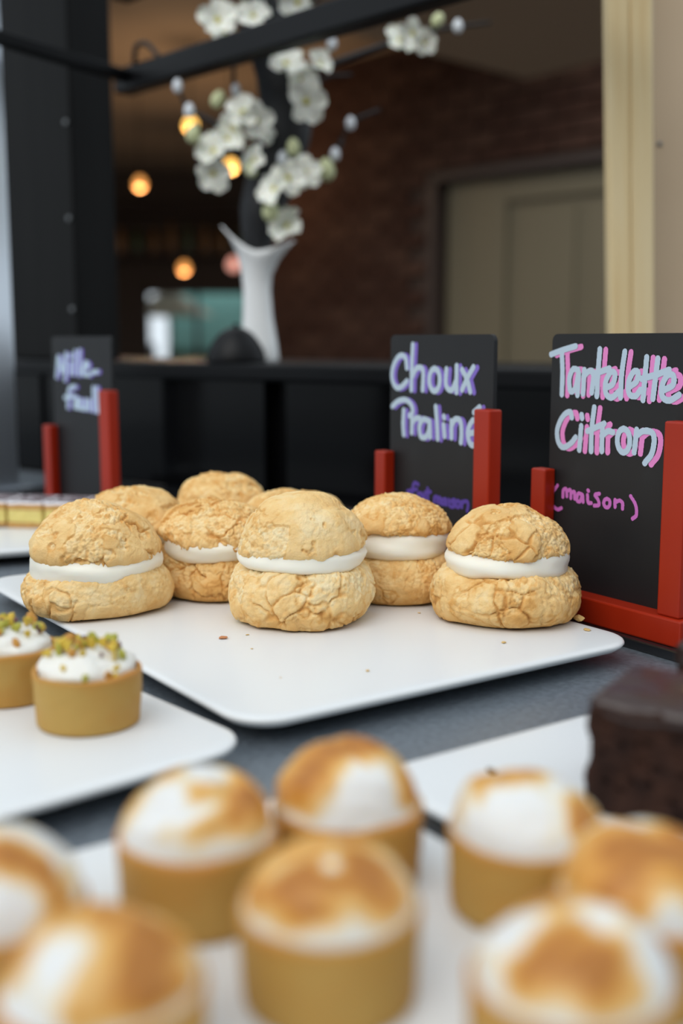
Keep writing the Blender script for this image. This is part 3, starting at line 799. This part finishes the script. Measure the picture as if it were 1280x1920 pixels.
# ------------------------------------------------------------------ chalkboard signs
STROKES = {
    'choux': [[(-47.3,196.5),(-49.4,205.2),(-56.4,208.0),(-64.4,203.8),(-70.5,194.2),(-70.4,184.7),(-64.1,177.8),(-56.0,178.6),(-47.1,184.2)],[(-38.3,218.0),(-39.4,200.7),(-40.0,176.3)],[(-38.3,189.1),(-32.5,196.2),(-24.8,196.9),(-21.9,191.8),(-22.6,176.9)],[(-5.1,196.7),(-0.5,194.9),(2.4,189.9),(2.5,183.7),(-0.1,178.5),(-4.7,176.4),(-9.3,178.2),(-12.3,183.2),(-12.4,189.5),(-9.6,194.7),(-5.1,196.7)],[(12.3,196.5),(11.6,184.8),(14.5,179.3),(20.7,178.5),(25.9,186.4)],[(26.8,199.6),(26.7,187.5),(27.0,176.5)],[(34.3,196.4),(41.5,187.9),(46.0,177.7)],[(49.7,198.9),(41.4,189.0),(34.8,179.0)]],
    'praline': [[(-51.7,156.9),(-52.5,143.8),(-51.4,133.8)],[(-70.1,159.6),(-60.9,164.8),(-48.8,166.5),(-39.8,162.2),(-37.7,155.3),(-42.6,152.1)],[(-38.6,149.4),(-38.8,136.4)],[(-38.6,144.7),(-33.7,149.7),(-26.9,150.7)],[(-13.5,149.1),(-21.2,149.8),(-26.8,143.1),(-24.7,133.9),(-17.0,133.9),(-12.4,140.6),(-11.6,148.7),(-10.4,134.4)],[(-2.5,162.3),(-0.4,147.1),(0.8,133.5)],[(9.2,146.5),(10.9,136.5)],[(9.4,154.2),(10.0,153.1)],[(20.5,150.6),(20.8,136.0)],[(20.6,146.1),(25.8,152.6),(32.9,151.3),(34.9,141.5),(34.2,132.6)],[(45.3,141.1),(54.6,143.9),(55.2,151.6),(50.1,152.9),(44.3,145.4),(44.5,136.7),(48.9,131.5),(56.6,132.6)],[(51.6,160.1),(59.0,164.8)]],
    'fait': [[(-28.8,88.6),(-34.7,89.4),(-37.6,84.3),(-38.5,75.3)],[(-45.6,80.4),(-31.3,83.8)],[(-23.4,80.6),(-28.7,80.0),(-30.0,75.1),(-24.7,75.1),(-22.8,80.1),(-21.8,74.9)],[(-18.8,80.5),(-17.9,74.5)],[(-14.6,86.3),(-13.7,74.7)],[(-18.0,82.4),(-10.0,83.7)],[(-4.2,75.2),(-3.7,79.4),(0.1,79.8),(0.7,75.2)],[(0.7,78.7),(4.4,79.7),(4.8,74.6)],[(12.1,79.5),(8.1,78.4),(7.6,74.9),(11.8,75.4),(12.9,79.4),(13.7,74.5)],[(17.2,79.5),(18.1,74.5)],[(25.2,80.5),(20.9,78.8),(24.5,77.0),(24.6,74.2),(19.9,73.6)],[(30.2,80.1),(32.2,79.5),(33.1,77.5),(32.3,75.3),(30.3,74.2),(28.3,74.8),(27.4,76.8),(28.2,79.0),(30.2,80.1)],[(35.9,80.1),(36.0,75.0)],[(35.9,78.4),(39.9,80.8),(43.9,80.5),(44.4,76.6),(43.4,72.6)]],
    'tart': [[(-70.2,210.4),(-56.6,214.1),(-42.6,217.1)],[(-57.9,212.1),(-56.5,195.0),(-56.6,178.3)],[(-39.0,198.4),(-44.6,198.8),(-48.5,191.2),(-46.7,181.2),(-41.2,184.4),(-38.2,196.4),(-38.8,178.5)],[(-32.1,198.5),(-32.7,179.7)],[(-32.6,193.6),(-26.6,197.7),(-21.8,195.8),(-23.2,181.1)],[(-16.0,214.8),(-17.1,196.9),(-17.6,178.4)],[(-22.5,195.8),(-13.2,197.9),(-5.4,200.2)],[(-7.4,185.5),(-1.0,188.6),(0.6,196.3),(-4.0,197.2),(-8.8,189.4),(-7.8,180.7),(-1.8,178.0),(5.7,183.1)],[(10.0,213.1),(7.7,196.5),(7.3,178.4)],[(17.0,187.3),(23.0,191.2),(23.9,197.8),(19.5,198.2),(14.9,190.1),(16.0,181.6),(22.3,180.0),(27.0,184.8)],[(31.9,209.1),(30.9,193.3),(29.9,177.5)],[(42.7,208.3),(41.1,193.6),(39.5,178.8)],[(27.8,193.2),(41.0,196.4),(53.7,200.3)],[(49.8,185.6),(57.8,189.5),(58.0,195.9),(52.8,196.7),(47.9,189.2),(48.3,181.0),(54.9,178.1),(63.9,182.5)]],
    'citron': [[(-44.4,160.2),(-46.7,164.6),(-54.4,160.7),(-60.5,150.1),(-59.3,139.9),(-53.4,135.3),(-44.9,139.0),(-39.5,144.4)],[(-33.6,153.8),(-34.9,134.7)],[(-33.6,162.8),(-32.9,160.4)],[(-19.9,169.4),(-21.9,152.6),(-21.8,134.7)],[(-26.5,150.3),(-8.7,157.3)],[(-10.5,154.3),(-10.3,135.6)],[(-10.9,147.4),(-4.4,151.7),(0.8,151.1)],[(11.6,154.7),(15.4,153.2),(17.9,148.9),(18.2,143.3),(16.2,138.5),(12.5,136.5),(8.7,138.0),(6.1,142.3),(5.8,148.0),(7.9,152.7),(11.6,154.7)],[(24.8,154.6),(23.2,137.4)],[(24.5,149.8),(31.1,154.1),(39.6,153.7),(42.3,148.3),(40.5,137.8),(34.1,130.2)]],
    'maison': [[(-60.1,103.2),(-64.3,98.5),(-65.2,95.3)],[(-65.3,85.8),(-59.3,83.4),(-54.9,85.0)],[(-53.4,94.6),(-53.1,100.1),(-49.8,101.2),(-48.8,95.6)],[(-49.0,99.7),(-45.0,101.0),(-44.2,94.6)],[(-44.4,98.7),(-40.4,100.1),(-39.9,94.6)],[(-31.9,99.0),(-36.1,99.1),(-37.3,93.8),(-33.8,93.2),(-31.2,98.6),(-30.3,93.1)],[(-25.7,99.2),(-24.7,93.3),(-21.3,93.2)],[(-25.4,103.1),(-24.6,102.6)],[(-12.8,101.7),(-17.5,100.2),(-13.9,96.6),(-13.0,92.7),(-17.8,91.6)],[(-4.6,98.6),(-2.2,97.9),(-1.1,95.6),(-2.0,93.0),(-4.3,91.7),(-6.7,92.5),(-7.8,94.8),(-6.9,97.4),(-4.6,98.6)],[(4.0,98.7),(4.2,93.3)],[(4.1,96.7),(8.6,98.7),(11.9,97.1),(12.1,92.8)],[(19.9,103.4),(25.2,97.3),(26.3,89.7),(22.6,86.3)]],
    'mille': [[(-54.5,177.0),(-48.6,202.6),(-41.7,183.4),(-31.2,206.3),(-35.6,173.8)],[(-22.1,194.5),(-23.0,181.8)],[(-22.4,204.0),(-20.7,202.6)],[(-10.6,208.8),(-14.1,181.5)],[(-0.0,210.1),(-2.8,180.5)],[(5.0,187.1),(18.2,192.0),(11.2,195.6),(4.8,183.1),(19.7,181.0)],[(25.0,184.2),(37.7,185.3)]],
    'feuille': [[(-31.1,140.2),(-29.0,157.1),(-24.1,164.5),(-12.4,166.0)],[(-37.0,152.0),(-15.8,154.7)],[(-14.7,144.4),(-6.1,148.4),(-10.7,151.8),(-15.8,142.0),(-5.2,140.7)],[(-0.3,150.5),(-0.9,140.9),(7.9,141.3),(10.2,150.9),(10.4,140.0)],[(17.0,150.4),(17.2,139.3)],[(27.3,166.0),(26.5,138.3)],[(34.9,166.2),(34.9,137.3)],[(38.6,141.9),(47.9,144.6),(44.0,149.1),(38.4,138.3),(49.1,136.0)]],
}
def strokes_mesh(name, strokes, width, dx, dz, ylay, material, parent, cell=.00035):
    """marker strokes as one flat ink film: grid cells that lie within the pen width of a stroke."""
    S = []
    for st in strokes:
        p = [(x / 1000 + dx, z / 1000 + dz) for x, z in st]
        P = crom(p, 6) if len(p) > 2 else np.array(p)
        S.append(resample(P, max(2, int(np.linalg.norm(np.diff(P, axis=0), axis=1).sum() / .0006))))
    S = np.vstack(S); h = width / 2
    lo = S.min(0) - h - cell; n = np.ceil((S.max(0) + h + cell - lo) / cell).astype(int)
    gx, gz = np.meshgrid(np.arange(n[0]), np.arange(n[1]), indexing='ij')
    mask = np.zeros(n, bool); r = int(h / cell) + 2
    for c in S:
        i, j = ((c - lo) / cell).astype(int)
        a, b_, e, f_ = max(i - r, 0), i + r, max(j - r, 0), j + r
        mask[a:b_, e:f_] |= ((gx[a:b_, e:f_] + .5) * cell + lo[0] - c[0]) ** 2 + ((gz[a:b_, e:f_] + .5) * cell + lo[1] - c[1]) ** 2 < h * h
    ii, jj = np.nonzero(mask)
    ids = np.full((n[0] + 1, n[1] + 1), -1); q = np.stack([ii, jj, ii + 1, jj, ii + 1, jj + 1, ii, jj + 1], 1).reshape(-1, 4, 2)
    key = q[..., 0] * (n[1] + 1) + q[..., 1]
    u, inv = np.unique(key, return_inverse=True)
    V = np.stack([(u // (n[1] + 1)) * cell + lo[0], np.full(len(u), ylay), (u % (n[1] + 1)) * cell + lo[1]], 1)
    return mesh_obj(name, V, inv.reshape(-1, 4).tolist(), material, parent, False)

def sign(label, x, y, ang, Wd, words):
    t = empty('chalkboard_sign', (x, y, RZ), R(ang), label, 'sign', 'chalkboard signs in red stands')
    box('base_bar', -Wd / 2 - .016, Wd / 2 + .016, -.012, .022, 0, .0205, M['red'], t, .0015, 2)
    box('short_post', -Wd / 2 - .0085, -Wd / 2 + .0085, -.008, .004, .0205, .117, M['red'], t, .0015, 2)
    box('tall_post', Wd / 2 - .0105, Wd / 2 + .0105, -.008, .006, .0205, .164, M['red'], t, .0015, 2)
    bm = bmesh.new()
    ring = rrect(-Wd / 2, Wd / 2, .0205, .227, .006, 5)
    f = [bm.verts.new((a, .0045, b)) for a, b in ring]; g = [bm.verts.new((a, .0085, b)) for a, b in ring]
    bm.faces.new(f); bm.faces.new(g[::-1])
    for k in range(len(f)): bm.faces.new((f[k], g[k], g[(k + 1) % len(f)], f[(k + 1) % len(f)]))
    bmesh.ops.recalc_face_normals(bm, faces=bm.faces[:])
    b = bm_obj('board', bm, M['slate'], t)
    for key, w, layers in words:
        for i, (mt, dx, dz) in enumerate(layers):
            strokes_mesh('lettering', STROKES[key], w, dx, dz, .0045 - .0003 * (i + 1), M[mt], b)
    return t
RZ = .008
two_v = [('ink_violet', .0040, -.0004), ('ink_pale', -.0008, 0)]
two_p = [('ink_pink', .0048, -.0004), ('ink_pale', -.0012, 0)]
sign('chalkboard in red stand reading Tartelette Citron in pink and pale blue', .2075, .8799, -57, .142,
     [('tart', .0050, two_p), ('citron', .0050, two_p), ('maison', .0032, [('ink_magenta', 0, 0)])])
sign('chalkboard in red stand reading Choux Praline in violet and pale blue', .0840, 1.0300, -57, .150,
     [('choux', .0054, two_v), ('praline', .0054, two_v), ('fait', .0036, [('ink_indigo', 0, 0)])])
sign('far chalkboard in red stand reading Mille-Feuille by the steel post', -.319, 1.387, -45, .130,
     [('mille', .0056, two_v), ('feuille', .0056, two_v)])
for x, y, ang, x0, x1, y0, y1, lab in ((.2075, .8799, -57, -.088, .14, -.018, .034, 'under the stand of the sign with pink writing'), (.0840, 1.0300, -57, -.10, .092, -.0132, .030, 'under the stand of the sign with violet writing'),
                                       (-.319, 1.387, -45, -.355, .09, -.014, .28, 'under the far sign, enlarged to darken the counter by the steel post')):  # far slab stretched left and back as stand-in for the counter's dark reflection
    rs = empty('display_riser', (x, y, 0), R(ang), 'thin glossy black riser slab ' + lab, 'riser', 'risers under the signs')
    box('riser_slab', x0, x1, y0, y1, 0, RZ, M['riser'], rs, .0012, 2)

# ------------------------------------------------------------------ vase and flowering branch
VY = 1.80
K = VY / 2133.3 / 1.0113
va = empty('vase', (at(486, 640, VY).x, VY, .1974), 0, 'white sculptural vase with two flared lips holding the black branch', 'vase')
nt = 48
levels = [(0, 0, .030, .024), (.004, 0, .031, .025), (.03, 0, .028, .023), (.07, -.002, .0235, .021), (.11, -.003, .0215, .020), (.135, -.003, .024, .022), (.150, -.001, .033, .026), (.162, .000, .046, .030), (.172, .000, .058, .033)]
verts, faces = [], []
for li, (zz, cx, rx, ry) in enumerate(levels):
    for k in range(nt):
        a = 2 * math.pi * k / nt; c, s = math.cos(a), math.sin(a)
        up = sst(.13, .172, zz)
        lip = up * (.040 * max(-c, 0) ** 1.5 + .018 * max(c, 0) ** 1.5 - .004)
        verts.append((cx + rx * c, ry * s, zz + lip))
inner = [(.172, .0, .0555, .0305), (.155, 0, .036, .024), (.12, -.003, .017, .016), (.06, -.002, .015, .014)]
for zz, cx, rx, ry in inner:
    for k in range(nt):
        a = 2 * math.pi * k / nt; c, s = math.cos(a), math.sin(a)
        up = sst(.13, .172, zz)
        lip = up * (.040 * max(-c, 0) ** 1.5 + .018 * max(c, 0) ** 1.5 - .004)
        verts.append((cx + rx * c, ry * s, zz + lip))
NL = len(levels) + len(inner)
for i in range(NL - 1):
    for k in range(nt):
        faces.append((i * nt + k, i * nt + (k + 1) % nt, (i + 1) * nt + (k + 1) % nt, (i + 1) * nt + k))
faces.append(tuple(range(nt - 1, -1, -1))); faces.append(tuple((NL - 1) * nt + k for k in range(nt)))
mesh_obj('vase_body', verts, faces, M['vase'], va)
dm = empty('black_dome', (at(443, 640, VY - .07).x, VY - .075, .1974), 0, 'rounded black dome standing on the ledge against the white vase', 'ornament')
pr = resample(crom([(0, 0), (.040, 0), (.045, .003), (.040, .022), (.026, .042), (.012, .051), (0, .053)], 6), 30); pr[0, 0] = pr[-1, 0] = 0
v, n_, fc = revolve(pr, 40)
mesh_obj('dome_shell', v, fc, M['black'], dm)
v, n_, fc = revolve(np.array([(0, .052), (.004, .0525), (.005, .055), (.003, .058), (0, .0585)], float), 14)
mesh_obj('knob', v, fc, M['black'], dm)

brn = empty('flowering_branch', (va.location.x, VY, .27), 0, 'black branch with ivory blossoms and white buds standing in the vase', 'plant')
def bp(x, y, dy=0.0): return rel(brn, at(x, y, VY + dy))
trunk = [(486, 560), (482, 470), (490, 400), (512, 320), (535, 240), (528, 150), (505, 70), (495, -60)]
tube('trunk', [bp(*p) for p in trunk], [.010, .020, .034, .038, .040, .038, .034, .030], M['bark'], brn, 12, 5)
for pts in ([(500, 360), (470, 320), (430, 270), (400, 230), (355, 205), (333, 165)], [(510, 330), (550, 350), (590, 320), (628, 290), (657, 232), (712, 205)], [(525, 180), (570, 160), (600, 120), (622, 85)], [(500, 400), (530, 410), (545, 430)],
            [(530, 190), (480, 200), (442, 172), (438, 120)], [(510, 80), (460, 55), (420, 35), (385, 20)], [(505, 60), (560, 20), (620, -20)], [(525, 150), (620, 120), (720, 85), (800, 60), (858, 50), (920, 42)], [(520, 270), (550, 280), (548, 262)], [(530, 220), (600, 150), (660, 140)]):
    dd = random.uniform(-.03, .02)
    tube('twig', [bp(x, y, dd * min(i, 3) / 3) for i, (x, y) in enumerate(pts)], [.007, .004, .0025], M['bark'], brn, 7, 4)
# one petal, shared
pv, pf = [], []
n1, n2 = 8, 6
for i in range(n1 + 1):
    u = i / n1
    wd = .62 * math.sin(math.pi * (u * .86 + .07)) ** .7 * (.45 + .75 * u)
    for j in range(n2 + 1):
        w = (j / n2 - .5) * 2
        pv.append((u, wd * w * .8, .16 * math.sin(u * 2.2) + .16 * w * w * u - .10 * u * u + .05 * math.sin(w * 5) * u))
for i in range(n1):
    for j in range(n2):
        a = i * (n2 + 1) + j; pf.append((a, a + n2 + 1, a + n2 + 2, a + 1))
petal_me = bpy.data.meshes.new('petal'); petal_me.from_pydata(pv, [], pf); petal_me.polygons.foreach_set('use_smooth', [True] * len(pf)); petal_me.materials.append(M['petal'])
cvv, _, cff = revolve(resample(crom([(0, -.1), (.14, -.05), (.16, .1), (.08, .22), (0, .24)], 4), 10), 10)
core_me = bpy.data.meshes.new('blossom'); core_me.from_pydata([tuple(p) for p in cvv], [], cff); core_me.materials.append(M['petal_core'])
bvv, _, bff = revolve(resample(crom([(0, -1), (.55, -.7), (.75, 0), (.5, .8), (0, 1.15)], 5), 14), 12)
bud_me = {}
for nm, mt in (('bud', 'bud'), ('white_bud', 'berry')):
    me = bpy.data.meshes.new(nm); me.from_pydata([tuple(p) for p in bvv], [], bff); me.polygons.foreach_set('use_smooth', [True] * len(bff)); me.materials.append(M[mt]); bud_me[nm] = me
random.seed(21)
def blossom(x, y, rpx, dy=-.035):
    o = link_mesh('blossom', core_me, None, brn, bp(x, y, dy))
    r = rpx * K
    d = Vector((random.uniform(-.7, .7), -1, random.uniform(-.45, .6)))
    o.rotation_mode = 'QUATERNION'; o.rotation_quaternion = d.to_track_quat('Z', 'Y') @ Matrix.Rotation(random.uniform(0, 6), 3, 'Z').to_quaternion()
    o.scale = (r, r, r)
    for k in range(5):
        p = link_mesh('petal', petal_me, None, o); p.rotation_euler = (random.uniform(-.15, .15), random.uniform(-.45, -.05), 2 * math.pi * k / 5 + random.uniform(-.12, .12))
        p.scale = (random.uniform(.92, 1.08),) * 3
for a in ((408, 40, 38), (425, 62, 26), (475, 32, 32), (560, 5, 36), (575, 20, 26), (750, 78, 34), (775, 62, 28), (795, 80, 24), (535, 122, 36), (565, 150, 30), (598, 122, 26), (572, 190, 40), (455, 212, 34), (480, 225, 34), (440, 240, 32), (425, 262, 30),
          (402, 285, 36), (400, 325, 34), (478, 300, 28), (490, 250, 28), (515, 355, 34), (540, 335, 34), (572, 325, 32), (540, 425, 38)):
    blossom(*a, dy=-.05 + random.uniform(-.02, .02))
for (x, y, rpx) in ((408, 187, 16), (362, 252, 17), (550, 278, 16), (612, 320, 20), (507, 396, 20), (470, 318, 15), (820, 38, 14)):
    o = link_mesh('green_bud', bud_me['bud'], None, brn, bp(x, y, -.05)); s = rpx * K; o.scale = (s, s, s); o.rotation_euler = (random.uniform(-.6, .6), random.uniform(-.6, .6), 0)
for (x, y, rpx) in ((333, 162, 12), (355, 208, 13), (442, 169, 11), (622, 82, 12), (657, 232, 12), (628, 290, 12), (858, 50, 12), (530, 298, 13)):
    o = link_mesh('white_bud', bud_me['white_bud'], None, brn, bp(x, y, -.04)); s = rpx * K; o.scale = (s, s, s)
